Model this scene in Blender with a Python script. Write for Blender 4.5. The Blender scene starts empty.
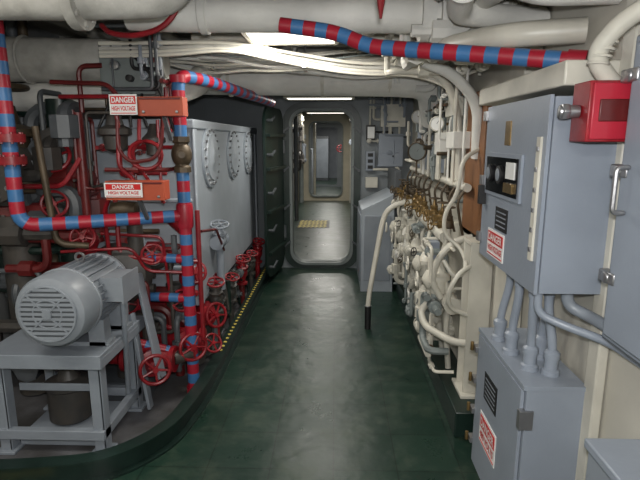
import bpy, bmesh, math, random
from mathutils import Vector as V, Matrix
random.seed(7)
PI=math.pi
try:
    bpy.context.scene.view_settings.view_transform='Standard'
except Exception: pass
# ---------------------------------------------------------------- materials
def mat(name,col,rough=.45,metal=0,var=.18,scale=6,bump=.05,spec=.5,col2=None,thr=(.35,.75)):
    m=bpy.data.materials.new(name); m.use_nodes=True
    nt=m.node_tree; n=nt.nodes; l=nt.links
    b=n['Principled BSDF']
    b.inputs['Roughness'].default_value=rough; b.inputs['Metallic'].default_value=metal
    b.inputs['Specular IOR Level'].default_value=spec
    g=n.new('ShaderNodeNewGeometry')
    no=n.new('ShaderNodeTexNoise'); no.inputs['Scale'].default_value=scale; no.inputs['Detail'].default_value=5
    l.new(g.outputs['Position'],no.inputs['Vector'])
    r=n.new('ShaderNodeValToRGB'); r.color_ramp.elements[0].position=thr[0]; r.color_ramp.elements[1].position=thr[1]
    c2=col2 if col2 else tuple(c*(1-var) for c in col)
    r.color_ramp.elements[0].color=(*c2,1); r.color_ramp.elements[1].color=(*col,1)
    l.new(no.outputs['Fac'],r.inputs['Fac']); l.new(r.outputs['Color'],b.inputs['Base Color'])
    if bump>0:
        n2=n.new('ShaderNodeTexNoise'); n2.inputs['Scale'].default_value=60; l.new(g.outputs['Position'],n2.inputs['Vector'])
        bp=n.new('ShaderNodeBump'); bp.inputs['Strength'].default_value=bump; bp.inputs['Distance'].default_value=.01
        l.new(n2.outputs['Fac'],bp.inputs['Height']); l.new(bp.outputs['Normal'],b.inputs['Normal'])
    return m
def emit(name,col,s):
    m=bpy.data.materials.new(name); m.use_nodes=True
    b=m.node_tree.nodes['Principled BSDF']; b.inputs['Base Color'].default_value=(*col,1)
    b.inputs['Emission Color'].default_value=(*col,1); b.inputs['Emission Strength'].default_value=s
    return m
CREAM=mat('cream_paint',(.69,.66,.57),.4,var=.3,scale=5)
WHITE=mat('white_lagging',(.80,.785,.73),.6,var=.25,scale=5,bump=.15)
DIRTY=mat('dirty_white_lagging',(.56,.545,.50),.65,col2=(.30,.29,.26),scale=7,bump=.2)
GRAY=mat('haze_gray_paint',(.26,.29,.33),.38,var=.2,scale=5)
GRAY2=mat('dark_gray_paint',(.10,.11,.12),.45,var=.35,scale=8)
LGRAY=mat('light_gray_paint',(.275,.31,.365),.35,var=.12,scale=5)
TANKG=mat('tank_gray_paint',(.37,.41,.455),.4,var=.18,scale=4)
MOTORG=mat('motor_gray_paint',(.25,.275,.305),.4,var=.18,scale=9)
GREENGR=mat('green_gray_paint',(.22,.25,.245),.5,var=.3)
DKGREEN=mat('dark_green_paint',(.013,.030,.024),.35,var=.4,scale=9)
RED=mat('red_paint',(.33,.012,.020),.38,var=.5,scale=12)
MAROON=mat('maroon_paint',(.15,.014,.014),.4,var=.4,scale=8)
SRED=mat('stripe_red',(.42,.016,.035),.4,var=.2)
SBLUE=mat('stripe_blue',(.055,.18,.40),.4,var=.2)
ORANGE=mat('orange_red_box',(.50,.085,.035),.45,var=.25)
BRASS=mat('brass',(.36,.24,.10),.35,.7,var=.5,scale=15)
COPPERD=mat('weathered_bronze',(.12,.088,.055),.5,.4,var=.5,scale=15)
BLACK=mat('black_rubber',(.012,.012,.013),.5,var=.2)
DARK=mat('dark_machinery',(.030,.030,.030),.5,col2=(.062,.054,.046),scale=10)
BROWN=mat('brown_board',(.25,.11,.045),.5,var=.3)
SIGNW=mat('sign_white',(.78,.78,.76),.35,var=.03,bump=0)
SIGNR=mat('sign_red',(.60,.02,.02),.35,var=.03,bump=0)
YELLOW=mat('yellow_paint',(.75,.60,.12),.5,var=.2,scale=30)
STEEL=mat('bare_steel',(.38,.38,.39),.35,.8,var=.2)
GLASS=mat('black_glass',(.01,.01,.012),.08,var=0,bump=0)
LAMP=emit('fluorescent_diffuser',(1,.96,.84),2.4)
PAN=mat('pan_deck_paint',(.13,.13,.14),.5,col2=(.055,.052,.05),scale=5,bump=.15)
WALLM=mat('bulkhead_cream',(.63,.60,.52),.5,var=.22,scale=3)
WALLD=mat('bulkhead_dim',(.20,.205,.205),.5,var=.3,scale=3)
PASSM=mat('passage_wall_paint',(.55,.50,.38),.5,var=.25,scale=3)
CEILM=mat('deckhead_paint',(.45,.43,.39),.6,var=.45,scale=3)
BULKG=mat('bulkhead_gray',(.22,.245,.26),.45,var=.2,scale=3)
def floor_mat():
    m=bpy.data.materials.new('green_deck_tile'); m.use_nodes=True
    nt=m.node_tree; n=nt.nodes; l=nt.links; b=n['Principled BSDF']
    b.inputs['Specular IOR Level'].default_value=.38
    g=n.new('ShaderNodeNewGeometry')
    br=n.new('ShaderNodeTexBrick'); br.offset=0; br.inputs['Scale'].default_value=1
    br.inputs['Brick Width'].default_value=.305; br.inputs['Row Height'].default_value=.305
    br.inputs['Mortar Size'].default_value=.003
    br.inputs['Color1'].default_value=(.010,.027,.019,1); br.inputs['Color2'].default_value=(.014,.036,.025,1)
    br.inputs['Mortar'].default_value=(.005,.012,.009,1)
    l.new(g.outputs['Position'],br.inputs['Vector'])
    no=n.new('ShaderNodeTexNoise'); no.inputs['Scale'].default_value=3.2; no.inputs['Detail'].default_value=9; no.inputs['Roughness'].default_value=.75
    l.new(g.outputs['Position'],no.inputs['Vector'])
    r=n.new('ShaderNodeValToRGB'); r.color_ramp.elements[0].position=.48; r.color_ramp.elements[1].position=.68
    r.color_ramp.elements[0].color=(0,0,0,1); r.color_ramp.elements[1].color=(1,1,1,1)
    l.new(no.outputs['Fac'],r.inputs['Fac'])
    mx=n.new('ShaderNodeMixRGB'); mx.inputs['Color2'].default_value=(.060,.080,.055,1)
    mm=n.new('ShaderNodeMath'); mm.operation='MULTIPLY'; mm.inputs[1].default_value=.6
    l.new(r.outputs['Color'],mm.inputs[0]); l.new(mm.outputs[0],mx.inputs['Fac'])
    l.new(br.outputs['Color'],mx.inputs['Color1']); l.new(mx.outputs['Color'],b.inputs['Base Color'])
    mr=n.new('ShaderNodeMapRange'); mr.inputs['To Min'].default_value=.14; mr.inputs['To Max'].default_value=.50
    l.new(no.outputs['Fac'],mr.inputs['Value']); l.new(mr.outputs[0],b.inputs['Roughness'])
    bp=n.new('ShaderNodeBump'); bp.inputs['Strength'].default_value=.35; bp.inputs['Distance'].default_value=.01
    n3=n.new('ShaderNodeTexNoise'); n3.inputs['Scale'].default_value=9; l.new(g.outputs['Position'],n3.inputs['Vector'])
    l.new(n3.outputs['Fac'],bp.inputs['Height']); l.new(bp.outputs['Normal'],b.inputs['Normal'])
    return m
FLOORM=floor_mat()
# ---------------------------------------------------------------- mesh builder
def basis(ax):
    ax=V(ax).normalized()
    t=V((0,0,1)) if abs(ax.z)<.9 else V((1,0,0))
    a=ax.cross(t).normalized(); b=ax.cross(a).normalized()
    return ax,a,b
def roundpath(pts,rad=.06,n=6):
    pts=[V(p) for p in pts]; out=[pts[0]]
    for i in range(1,len(pts)-1):
        p=pts[i]; a=(pts[i-1]-p); b=(pts[i+1]-p)
        r=min(rad,a.length*.48,b.length*.48)
        s=p+a.normalized()*r; e=p+b.normalized()*r
        for k in range(n+1):
            t=k/n; out.append(s*(1-t)**2+p*2*t*(1-t)+e*t*t)
    out.append(pts[-1]); return out
class M:
    def __init__(s,name,bevel=0):
        s.name=name; s.v=[]; s.f=[]; s.mi=[]; s.sm=[]; s.mats=[]; s.bevel=bevel
    def m(s,mt):
        if mt not in s.mats: s.mats.append(mt)
        return s.mats.index(mt)
    def add(s,vs,fs,mt,smooth=False):
        o=len(s.v); s.v+= [tuple(p) for p in vs]; k=s.m(mt) if not isinstance(mt,list) else None
        for i,f in enumerate(fs):
            s.f.append([o+j for j in f]); s.mi.append(k if k is not None else s.m(mt[i])); s.sm.append(smooth)
    def box(s,a,b,mt):
        x0,y0,z0=[min(a[i],b[i]) for i in range(3)]; x1,y1,z1=[max(a[i],b[i]) for i in range(3)]
        vs=[(x0,y0,z0),(x1,y0,z0),(x1,y1,z0),(x0,y1,z0),(x0,y0,z1),(x1,y0,z1),(x1,y1,z1),(x0,y1,z1)]
        s.add(vs,[(0,3,2,1),(4,5,6,7),(0,1,5,4),(1,2,6,5),(2,3,7,6),(3,0,4,7)],mt)
    def boxf(s,fr,a,b,mt):
        o,u,v=fr; o=V(o);u=V(u).normalized();v=V(v).normalized(); n=u.cross(v)
        x0,y0,z0=[min(a[i],b[i]) for i in range(3)]; x1,y1,z1=[max(a[i],b[i]) for i in range(3)]
        P=lambda x,y,z:o+u*x+v*y+n*z
        vs=[P(x0,y0,z0),P(x1,y0,z0),P(x1,y1,z0),P(x0,y1,z0),P(x0,y0,z1),P(x1,y0,z1),P(x1,y1,z1),P(x0,y1,z1)]
        s.add(vs,[(0,3,2,1),(4,5,6,7),(0,1,5,4),(1,2,6,5),(2,3,7,6),(3,0,4,7)],mt)
    def beam(s,p,q,w,h,mt):
        p=V(p);q=V(q);ax,a,b=basis(q-p)
        vs=[c+a*i*w/2+b*j*h/2 for c in (p,q) for i,j in ((-1,-1),(1,-1),(1,1),(-1,1))]
        s.add(vs,[(3,2,1,0),(4,5,6,7),(0,1,5,4),(1,2,6,5),(2,3,7,6),(3,0,4,7)],mt)
    def lathe(s,o,ax,prof,mt,segs=20,smooth=True):
        o=V(o); ax,a,b=basis(ax); vs=[];fs=[]
        for (r,h) in prof:
            r=max(r,1e-4)
            for k in range(segs):
                t=2*PI*k/segs; vs.append(o+ax*h+a*(r*math.cos(t))+b*(r*math.sin(t)))
        for i in range(len(prof)-1):
            for k in range(segs):
                k2=(k+1)%segs
                fs.append((i*segs+k,i*segs+k2,(i+1)*segs+k2,(i+1)*segs+k))
        s.add(vs,fs,mt,smooth)
        n=len(prof)
        s.add(vs[:segs],[tuple(range(segs))],mt); s.add(vs[(n-1)*segs:],[tuple(range(segs))],mt)
    def cyl(s,p,q,r,mt,segs=18,r2=None):
        p=V(p);q=V(q); s.lathe(p,q-p,[(r,0),(r if r2 is None else r2,(q-p).length)],mt,segs)
    def sph(s,c,r,mt,segs=16,sq=1,ax=(0,0,1)):
        s.lathe(c,ax,[(r*math.sin(PI*k/10),-r*sq*math.cos(PI*k/10)) for k in range(11)],mt,segs)
    def tube(s,pts,r,mt,rad=.06,segs=12,stripe=None,mts=None,off=0,cap=True):
        P=roundpath(pts,rad) if rad>0 else [V(p) for p in pts]
        Q=[P[0]]
        for p in P[1:]:
            if (p-Q[-1]).length>1e-4: Q.append(p)
        P=Q
        if stripe:
            Q=[(P[0],0)]; acc=off
            for i in range(1,len(P)):
                d=(P[i]-P[i-1]); L=d.length; st=0
                while True:
                    nx=(math.floor(acc/stripe+1e-6)+1)*stripe-acc
                    if st+nx<L-1e-5:
                        st+=nx; acc+=nx; Q.append((P[i-1]+d*(st/L),acc))
                    else:
                        acc+=L-st; Q.append((P[i],acc)); break
            P=[q[0] for q in Q]; A=[off]+[q[1] for q in Q[1:]]
        n=len(P); tang=[]
        for i in range(n):
            t=(P[min(i+1,n-1)]-P[max(i-1,0)]).normalized(); tang.append(t)
        _,a,b=basis(tang[0]); vs=[]
        for i in range(n):
            a=(a-tang[i]*a.dot(tang[i])).normalized(); b=tang[i].cross(a)
            for k in range(segs):
                t=2*PI*k/segs; vs.append(P[i]+a*(r*math.cos(t))+b*(r*math.sin(t)))
        fs=[];ml=[]
        for i in range(n-1):
            if stripe: mm=mts[int(math.floor(((A[i]+A[i+1])/2)/stripe))%2]
            else: mm=mt
            for k in range(segs):
                k2=(k+1)%segs; fs.append((i*segs+k,i*segs+k2,(i+1)*segs+k2,(i+1)*segs+k)); ml.append(mm)
        s.add(vs,fs,ml,True)
        if cap:
            s.add(vs[:segs],[tuple(range(segs))],ml[0]); s.add(vs[-segs:],[tuple(range(segs))],ml[-1])
    def torus(s,c,ax,R,r,mt,n=24,k=8):
        c=V(c); ax,a,b=basis(ax); vs=[];fs=[]
        for i in range(n):
            t=2*PI*i/n; d=a*math.cos(t)+b*math.sin(t)
            for j in range(k):
                q=2*PI*j/k; vs.append(c+d*(R+r*math.cos(q))+ax*(r*math.sin(q)))
        for i in range(n):
            for j in range(k):
                fs.append((i*k+j,((i+1)%n)*k+j,((i+1)%n)*k+(j+1)%k,i*k+(j+1)%k))
        s.add(vs,fs,mt,True)
    def wheel(s,c,ax,R,mt,spokes=4,r=None):
        r=r or R*.13; s.torus(c,ax,R,r,mt)
        c=V(c);ax,a,b=basis(ax)
        s.cyl(c-ax*R*.18,c+ax*R*.18,R*.22,mt,10)
        for i in range(spokes):
            t=2*PI*i/spokes+.4; s.cyl(c,c+(a*math.cos(t)+b*math.sin(t))*R,r*.7,mt,6)
    def flange(s,c,ax,R,mt,t=.02,bolts=8,bm=None):
        c=V(c);ax,a,b=basis(ax)
        s.lathe(c,ax,[(R,-t),(R,t)],mt,24)
        for i in range(bolts):
            q=2*PI*i/bolts; p=c+(a*math.cos(q)+b*math.sin(q))*R*.8
            s.cyl(p-ax*(t+.008),p+ax*(t+.008),R*.1,bm or mt,6)
    def valve(s,c,flow,stem,sc,mt,wm,wr=.075,sl=.16):
        c=V(c); f=V(flow).normalized(); st=V(stem).normalized()
        s.lathe(c,f,[(.06*sc,-.12*sc),(.06*sc,-.10*sc),(.035*sc,-.095*sc),(.04*sc,-.06*sc),(.062*sc,-.02*sc),(.062*sc,.02*sc),(.04*sc,.06*sc),(.035*sc,.095*sc),(.06*sc,.10*sc),(.06*sc,.12*sc)],mt)
        s.lathe(c,st,[(.045*sc,0),(.045*sc,.06*sc),(.06*sc,.062*sc),(.06*sc,.08*sc),(.04*sc,.085*sc),(.025*sc,.11*sc),(.022*sc,.13*sc),(.008,.132*sc),(.008,sl*sc)],mt)
        s.wheel(c+st*sl*sc,st,wr*sc,wm,5)
    def text(s,txt,fr,size,mt,cx=0,cy=0,z=.001,bold=.0,maxw=None):
        cu=bpy.data.curves.new('t','FONT'); cu.body=txt; cu.size=size; cu.align_x='CENTER'; cu.align_y='CENTER'; cu.offset=bold
        ob=bpy.data.objects.new('t',cu); bpy.context.scene.collection.objects.link(ob)
        dg=bpy.context.evaluated_depsgraph_get(); me=ob.evaluated_get(dg).to_mesh()
        o,u,v=fr;o=V(o);u=V(u).normalized();v=V(v).normalized();n=u.cross(v)
        xs=[p.co.x for p in me.vertices]; wd=max(xs)-min(xs); k=min(1,maxw/wd) if maxw else 1
        s.add([o+u*(p.co.x*k+cx)+v*(p.co.y+cy)+n*z for p in me.vertices],[tuple(f.vertices) for f in me.polygons],mt)
        ob.evaluated_get(dg).to_mesh_clear(); bpy.data.objects.remove(ob); bpy.data.curves.remove(cu)
    def sign(s,fr,cx,cy,w,h,l1='DANGER',l2='HIGH VOLTAGE'):
        s.boxf(fr,(cx-w/2,cy-h/2,0),(cx+w/2,cy+h/2,.003),SIGNW)
        s.boxf(fr,(cx-w*.46,cy+h*.02,.003),(cx+w*.46,cy+h*.42,.0045),SIGNR)
        s.boxf(fr,(cx-w*.46,cy-h*.44,.003),(cx+w*.46,cy-h*.40,.0045),SIGNR)
        s.text(l1,fr,h*.38,SIGNW,cx,cy+h*.21,.0055,h*.008,w*.84)
        s.text(l2,fr,h*.30,SIGNR,cx,cy-h*.2,.0045,h*.008,w*.86)
    def build(s):
        me=bpy.data.meshes.new(s.name); me.from_pydata(s.v,[],s.f)
        for x in s.mats: me.materials.append(x)
        me.polygons.foreach_set('material_index',s.mi); me.polygons.foreach_set('use_smooth',s.sm)
        me.update()
        try: me.set_sharp_from_angle(angle=math.radians(38))
        except Exception: pass
        ob=bpy.data.objects.new(s.name,me); bpy.context.scene.collection.objects.link(ob)
        if s.bevel:
            bm=bmesh.new(); bm.from_mesh(me)
            bmesh.ops.remove_doubles(bm,verts=bm.verts,dist=1e-5)
            bmesh.ops.recalc_face_normals(bm,faces=bm.faces); bm.to_mesh(me); bm.free()
            md=ob.modifiers.new('bevel','BEVEL'); md.width=s.bevel; md.segments=2; md.limit_method='ANGLE'; md.angle_limit=math.radians(50)
        return ob
def clutter(mo,b0,b1,n,mats,rs,seglen=(.12,.5),fit=.4,stepn=4):
    """orthogonally routed small piping inside a volume"""
    for _ in range(n):
        p=[random.uniform(b0[i],b1[i]) for i in range(3)]; pts=[tuple(p)]; last=-1
        for k in range(stepn):
            a=random.choice([i for i in range(3) if i!=last]); last=a
            d=random.choice((-1,1))*random.uniform(*seglen); q=p[a]+d
            if q<b0[a] or q>b1[a]: q=p[a]-d
            p[a]=min(max(q,b0[a]),b1[a]); pts.append(tuple(p))
        P=[pts[0]]
        for q in pts[1:]:
            if (V(q)-V(P[-1])).length>.03: P.append(q)
        if len(P)<2: continue
        r=random.choice(rs); mt=random.choice(mats)
        mo.tube(P,r,mt,rad=r*3,segs=8)
        for i in range(len(P)-1):
            if random.random()<fit:
                a=V(P[i]);b=V(P[i+1]); c=(a+b)/2; mo.lathe(c,b-a,[(r*1.5,-r*1.6),(r*1.9,-r*1.5),(r*1.9,r*1.5),(r*1.5,r*1.6)],mt,8)
def rrect(cx,cz,w,h,r,n=8):
    pts=[]
    for (sx,sz,a0) in ((1,1,0),(-1,1,90),(-1,-1,180),(1,-1,270)):
        for k in range(n+1):
            a=math.radians(a0+90*k/n); pts.append((cx+sx*(w/2-r)+r*math.cos(a),cz+sz*(h/2-r)+r*math.sin(a)))
    return pts
def holed_wall(name,x0,x1,z0,z1,y,t,hole,mt):
    bm=bmesh.new()
    def loop(p):
        vs=[bm.verts.new((a,y,b)) for a,b in p]; return [bm.edges.new((vs[i],vs[(i+1)%len(vs)])) for i in range(len(vs))]
    E=loop([(x0,z0),(x1,z0),(x1,z1),(x0,z1)])+loop(hole)
    bmesh.ops.triangle_fill(bm,use_beauty=True,edges=E)
    r=bmesh.ops.extrude_face_region(bm,geom=bm.faces[:])
    bmesh.ops.translate(bm,vec=(0,t,0),verts=[g for g in r['geom'] if isinstance(g,bmesh.types.BMVert)])
    bmesh.ops.recalc_face_normals(bm,faces=bm.faces)
    me=bpy.data.meshes.new(name); bm.to_mesh(me); bm.free(); me.materials.append(mt)
    ob=bpy.data.objects.new(name,me); bpy.context.scene.collection.objects.link(ob); return ob
def ring(mo,y0,y1,inner,outer,mt):
    n=len(inner); vs=[(a,y0,b) for a,b in inner]+[(a,y0,b) for a,b in outer]+[(a,y1,b) for a,b in inner]+[(a,y1,b) for a,b in outer]
    fs=[]
    for i in range(n):
        j=(i+1)%n
        fs+= [(i,j,n+j,n+i),(2*n+i,3*n+i,3*n+j,2*n+j),(i,2*n+i,2*n+j,j),(n+i,n+j,3*n+j,3*n+i)]
    mo.add(vs,fs,mt)
# ---------------------------------------------------------------- room shell
XL,XR,YB,YF,ZC=-2.3,.9,6.0,-1.0,2.4
def simple(name,a,b,mt):
    m=M(name); m.box(a,b,mt); return m.build()
simple('floor',(XL,YF,-.05),(XR,YB+.02,0),FLOORM)
simple('ceiling',(XL,YF,ZC),(XR,YB,ZC+.05),CEILM)
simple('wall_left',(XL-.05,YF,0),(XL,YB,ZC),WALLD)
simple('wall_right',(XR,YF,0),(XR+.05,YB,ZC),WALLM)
simple('wall_front',(XL,YF-.05,0),(XR,YF,ZC),WALLM)
H1=rrect(-.16,.98,.70,1.80,.16)
holed_wall('wall_back',XL,XR,0,ZC,YB,.03,H1,BULKG)
d=M('door_frame')
ring(d,YB-.06,YB+.10,H1,rrect(-.16,.98,.76,1.86,.18),GREENGR)
ring(d,YB-.03,YB-.001,rrect(-.16,.98,.76,1.86,.18),rrect(-.16,.98,.92,2.0,.24),DKGREEN)
for zz in (.3,.75,1.2,1.65):
    for xx,sg in ((-.60,-1),(.28,1)):
        d.cyl((xx,YB-.09,zz),(xx,YB-.02,zz),.018,GRAY2,10); d.beam((xx,YB-.08,zz),(xx-sg*.07,YB-.08,zz+.05),.015,.02,GRAY2)
d.build()
d=M('door_1')
hx,hy=-.60,5.90; ang=math.radians(9)
du=V((-math.sin(ang),-math.cos(ang),0)); dn=V((math.cos(ang),-math.sin(ang),0))
out=rrect(.38,.98,.72,1.82,.16)
n=len(out)
vs=[V((hx,hy,0))+du*a+V((0,0,b)) for a,b in out]+[V((hx,hy,0))+du*a+V((0,0,b))-dn*.025 for a,b in out]
d.add(vs,[tuple(range(n)),tuple(range(2*n-1,n-1,-1))]+[(i,(i+1)%n,n+(i+1)%n,n+i) for i in range(n)],DKGREEN)
for zz in (.35,.8,1.25,1.6):
    p=V((hx,hy,zz)); d.beam(p+du*.06+dn*.02,p+du*.70+dn*.02,.04,.03,DKGREEN)
for zz in (.2,.6,1.0,1.4,1.75):
    p=V((hx,hy,zz))+du*.66; d.cyl(p-dn*.03,p+dn*.06,.016,GRAY2,8); d.beam(p+dn*.05,p+dn*.05-du*.12+V((0,0,.04)),.018,.02,GRAY2)
d.cyl(V((hx,hy,.4)),V((hx,hy,.55)),.02,GRAY2); d.cyl(V((hx,hy,1.4)),V((hx,hy,1.55)),.02,GRAY2)
d.build()
# ---------------------------------------------------------------- next compartment
Y2=13.0
simple('floor_passage',(-1.6,YB+.02,-.05),(1.2,Y2,0),FLOORM)
simple('ceiling_passage',(-1.6,YB+.03,2.3),(1.2,Y2,2.35),CEILM)
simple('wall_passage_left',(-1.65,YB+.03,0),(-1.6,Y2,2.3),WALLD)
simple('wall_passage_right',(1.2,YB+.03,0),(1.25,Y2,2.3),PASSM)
H2=rrect(-.24,1.06,.80,1.84,.14)
holed_wall('wall_passage_back',-1.6,1.2,0,2.3,Y2,.03,H2,PASSM)
d=M('door_frame'); ring(d,Y2-.05,Y2+.05,H2,rrect(-.24,1.06,.88,1.92,.18),GREENGR); d.build()
simple('floor_far_room',(-1.6,Y2+.03,-.05),(1.2,17,0),FLOORM)
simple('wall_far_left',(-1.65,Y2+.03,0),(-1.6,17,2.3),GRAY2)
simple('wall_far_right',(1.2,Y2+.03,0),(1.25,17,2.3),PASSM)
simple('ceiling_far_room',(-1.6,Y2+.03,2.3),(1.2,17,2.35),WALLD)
H3=rrect(-.30,1.01,.74,1.90,.10)
holed_wall('wall_far_back',-1.6,1.2,0,2.3,17.0,.03,H3,BULKG)
simple('floor_end_room',(-1.6,17.03,-.05),(1.2,21,0),FLOORM)
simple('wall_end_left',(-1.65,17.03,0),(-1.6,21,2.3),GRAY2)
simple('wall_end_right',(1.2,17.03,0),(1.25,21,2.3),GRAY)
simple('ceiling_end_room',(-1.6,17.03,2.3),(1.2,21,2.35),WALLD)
simple('wall_end',(-1.6,21,0),(1.2,21.05,2.3),GRAY)
c=M('end_room_cabinet',.01); c.box((-.75,19.5,0),(-.25,20.6,1.7),GRAY2); c.box((-.73,19.48,.1),(-.27,19.5,1.6),GRAY); c.build()
c=M('far_room_machinery',.01); c.box((-1.5,14,.0),(-.66,16.2,1.3),GRAY); c.cyl((.8,15,0),(.8,15,2.28),.12,GRAY); c.box((.22,15.5,0),(1.1,16.5,1.6),GRAY); c.cyl((-.58,14.2,0),(-.58,14.2,2.28),.04,CREAM)
c.wheel((.15,15.4,1.3),(0,1,0),.10,RED); c.build()
c=M('passage_locker',.006); c.box((-1.58,7.2,0),(-.85,9.2,1.75),GRAY)
for k in range(4):
    c.box((-.85,7.24+k*.49,.08),(-.838,7.68+k*.49,1.7),GRAY); c.cyl((-.84,7.62+k*.49,.9),(-.8,7.62+k*.49,.9),.015,STEEL,8)
c.build()
c=M('passage_machinery_cabinet',.006); c.box((-1.58,10.0,0),(-1.0,12.0,2.0),CREAM)
for k in range(3): c.box((-1.0,10.06+k*.64,.1),(-.985,10.64+k*.64,1.9),LGRAY)
c.build()
c=M('passage_pump',.004); c.box((.55,7.4,0),(1.1,8.6,.3),DKGREEN); c.cyl((.8,7.5,.6),(.8,8.2,.6),.22,GRAY2,24); c.cyl((.8,8.2,.6),(.8,8.6,.6),.12,DARK)
c.tube([(.8,8.4,.6),(.8,8.4,1.9),(.3,9.4,1.9)],.05,GRAY2); c.build()
c=M('passage_pipes')
for x,z,r in ((.95,2.05,.08),(.7,2.15,.05),(-.9,2.1,.08),(-.6,2.18,.04),(.4,2.2,.04)):
    c.cyl((x,6.2,z),(x,12.9,z),r,WHITE,12)
c.cyl((1.0,11,.0),(1.0,11,2.29),.06,CREAM); c.cyl((.75,9.6,.0),(.75,9.6,2.29),.06,GREENGR); c.cyl((.42,12.6,0),(.42,12.6,2.29),.06,CREAM)
c.cyl((-.85,12.6,0),(-.85,12.6,2.29),.06,GREENGR); c.cyl((-.75,9.7,0),(-.75,9.7,2.29),.04,GRAY2)
clutter(c,(.35,10.5,.3),(1.1,12.8,2.2),18,[CREAM,GRAY,DARK,WHITE],[.02,.03,.04]); clutter(c,(-1.0,9.6,.9),(-.72,12.6,2.2),12,[CREAM,GRAY,DARK],[.02,.03])
c.build()
c=M('yellow_tread_mat')
for i in range(7):
    for j in range(5):
        c.beam((-.66+i*.075,8.9+j*.16,.005),(-.61+i*.075,9.02+j*.16,.005),.04,.004,YELLOW)
c.box((-.69,8.85,0),(-.10,9.74,.003),BLACK)
c.build()
# ---------------------------------------------------------------- deckhead beams
for k,y in enumerate((-.4,.9,2.25,4.35,5.6)):
    b=M('deck_beam'); b.box((XL,y-.005,2.24),(XR,y+.005,ZC),CEILM); b.box((XL,y-.05,2.23),(XR,y+.05,2.242),CEILM); b.build()
# ---------------------------------------------------------------- lamps in view, plus unseen ones added for light
def fixture(x0,x1,y0,y1,z,power,w=None):
    f=M('seen_or_added_light_fixture',.004)
    f.box((x0,y0,z+.015),(x1,y1,z+.08),CREAM)
    f.box((x0-.015,y0-.015,z),(x1+.015,y0+.01,z+.02),CREAM); f.box((x0-.015,y1-.01,z),(x1+.015,y1+.015,z+.02),CREAM)
    f.box((x0-.015,y0,z),(x0+.01,y1,z+.02),CREAM); f.box((x1-.01,y0,z),(x1+.015,y1,z+.02),CREAM)
    f.box((x0+.01,y0+.01,z+.004),(x1-.01,y1-.01,z+.016),LAMP)
    for xx in (x0+.06,x1-.06): f.cyl((xx,(y0+y1)/2,z+.08),(xx,(y0+y1)/2,ZC if y0<6 else 2.3),.008,STEEL,8)
    f.build()
    L=bpy.data.lights.new('seen_or_added_lamp_glow','AREA'); L.shape='RECTANGLE'; L.size=x1-x0; L.size_y=y1-y0; L.energy=power; L.color=(1,.965,.89)
    o=bpy.data.objects.new('seen_or_added_lamp_glow',L); o.location=((x0+x1)/2,(y0+y1)/2,z-.01); bpy.context.scene.collection.objects.link(o)
fixture(-.50,.0,2.80,3.20,2.115,17)
fixture(-.46,.16,4.70,4.95,1.925,12)
fixture(-.5,.3,-.8,-.4,2.2,24)  # added fill lamp behind the camera, out of view, for flat light
fixture(-2.0,-1.2,-.6,-.3,2.2,12)  # second added fill lamp behind the camera, left side, out of view
fixture(-1.95,-1.25,1.1,1.45,2.2,15)  # unseen lamp added overhead to lighten the dark left side
fixture(-.6,.2,10.6,10.9,2.1,34)
fixture(-.5,.2,7.0,7.3,2.1,12)  # unseen lamp hidden above the doorway, added to brighten the passage
fixture(-.5,.2,14.6,14.9,2.1,34)  # unseen lamp added to light the far room through its opening
fixture(-.5,.2,18.2,18.5,2.1,30)  # unseen lamp added so the last opening does not look black
# ---------------------------------------------------------------- overhead pipes
p=M('white_lagged_pipe'); p.tube([(-.98,2.50,2.14),(-.80,2.50,2.13),(.62,2.50,2.115),(.86,2.42,2.115)],.078,WHITE,rad=.1,segs=20)
p.lathe((-.62,2.5,2.128),(1,0,0),[(.083,-.02),(.088,-.015),(.088,.015),(.083,.02)],WHITE,20)
p.lathe((.42,2.5,2.117),(1,0,0),[(.115,-.03),(.115,.03)],WHITE,20); p.lathe((.50,2.5,2.117),(1,0,0),[(.115,-.025),(.115,.025)],WHITE,20)
p.build()
p=M('white_lagged_pipe'); p.tube([(-1.35,3.98,2.03),(-1.1,3.95,2.01),(.45,3.95,1.99),(.72,3.95,1.97),(.80,4.1,1.7)],.118,WHITE,rad=.15,segs=20)
for x in (-.8,-.1,.4): p.lathe((x,3.95,1.997),(1,0,0),[(.122,-.012),(.124,0),(.122,.012)],CREAM,20)
p.build()
p=M('white_lagged_pipe'); p.tube([(-2.2,1.95,2.08),(-1.0,1.95,2.06),(-.60,1.97,2.07),(-.52,2.0,2.35)],.075,DIRTY,rad=.1,segs=18)
p.flange((-.95,1.95,2.06),(1,0,0),.11,DIRTY); p.build()
p=M('ventilation_duct'); p.cyl((-2.28,3.0,2.02),(-1.28,3.05,2.0),.125,DIRTY,24)
p.torus((-1.28,3.05,2.0),(1,0,0),.125,.012,DIRTY); p.torus((-1.8,3.02,2.01),(1,0,0),.127,.01,DIRTY); p.cyl((-1.28,3.05,2.0),(-1.0,3.07,2.0),.09,DIRTY)
p.build()
p=M('white_lagged_pipe'); p.tube([(-2.1,3.12,1.80),(-1.25,3.08,1.82),(-.98,3.1,1.84),(-.9,3.3,1.9),(-.9,3.9,2.1)],.085,WHITE,rad=.12,segs=18); p.build()
p=M('overhead_pipe_run')
for x,z,r,mt in ((-1.75,2.3,.045,DIRTY),(-1.2,2.28,.04,CREAM),(-.95,2.3,.03,DIRTY),(.15,2.3,.05,CREAM),(.38,2.26,.055,WHITE),(.60,2.28,.045,CREAM),(-.72,2.32,.03,CREAM)):
    p.cyl((x,-.9,z),(x,5.95,z),r,mt,14)
p.build()
p=M('overhead_pipe_run')
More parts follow.
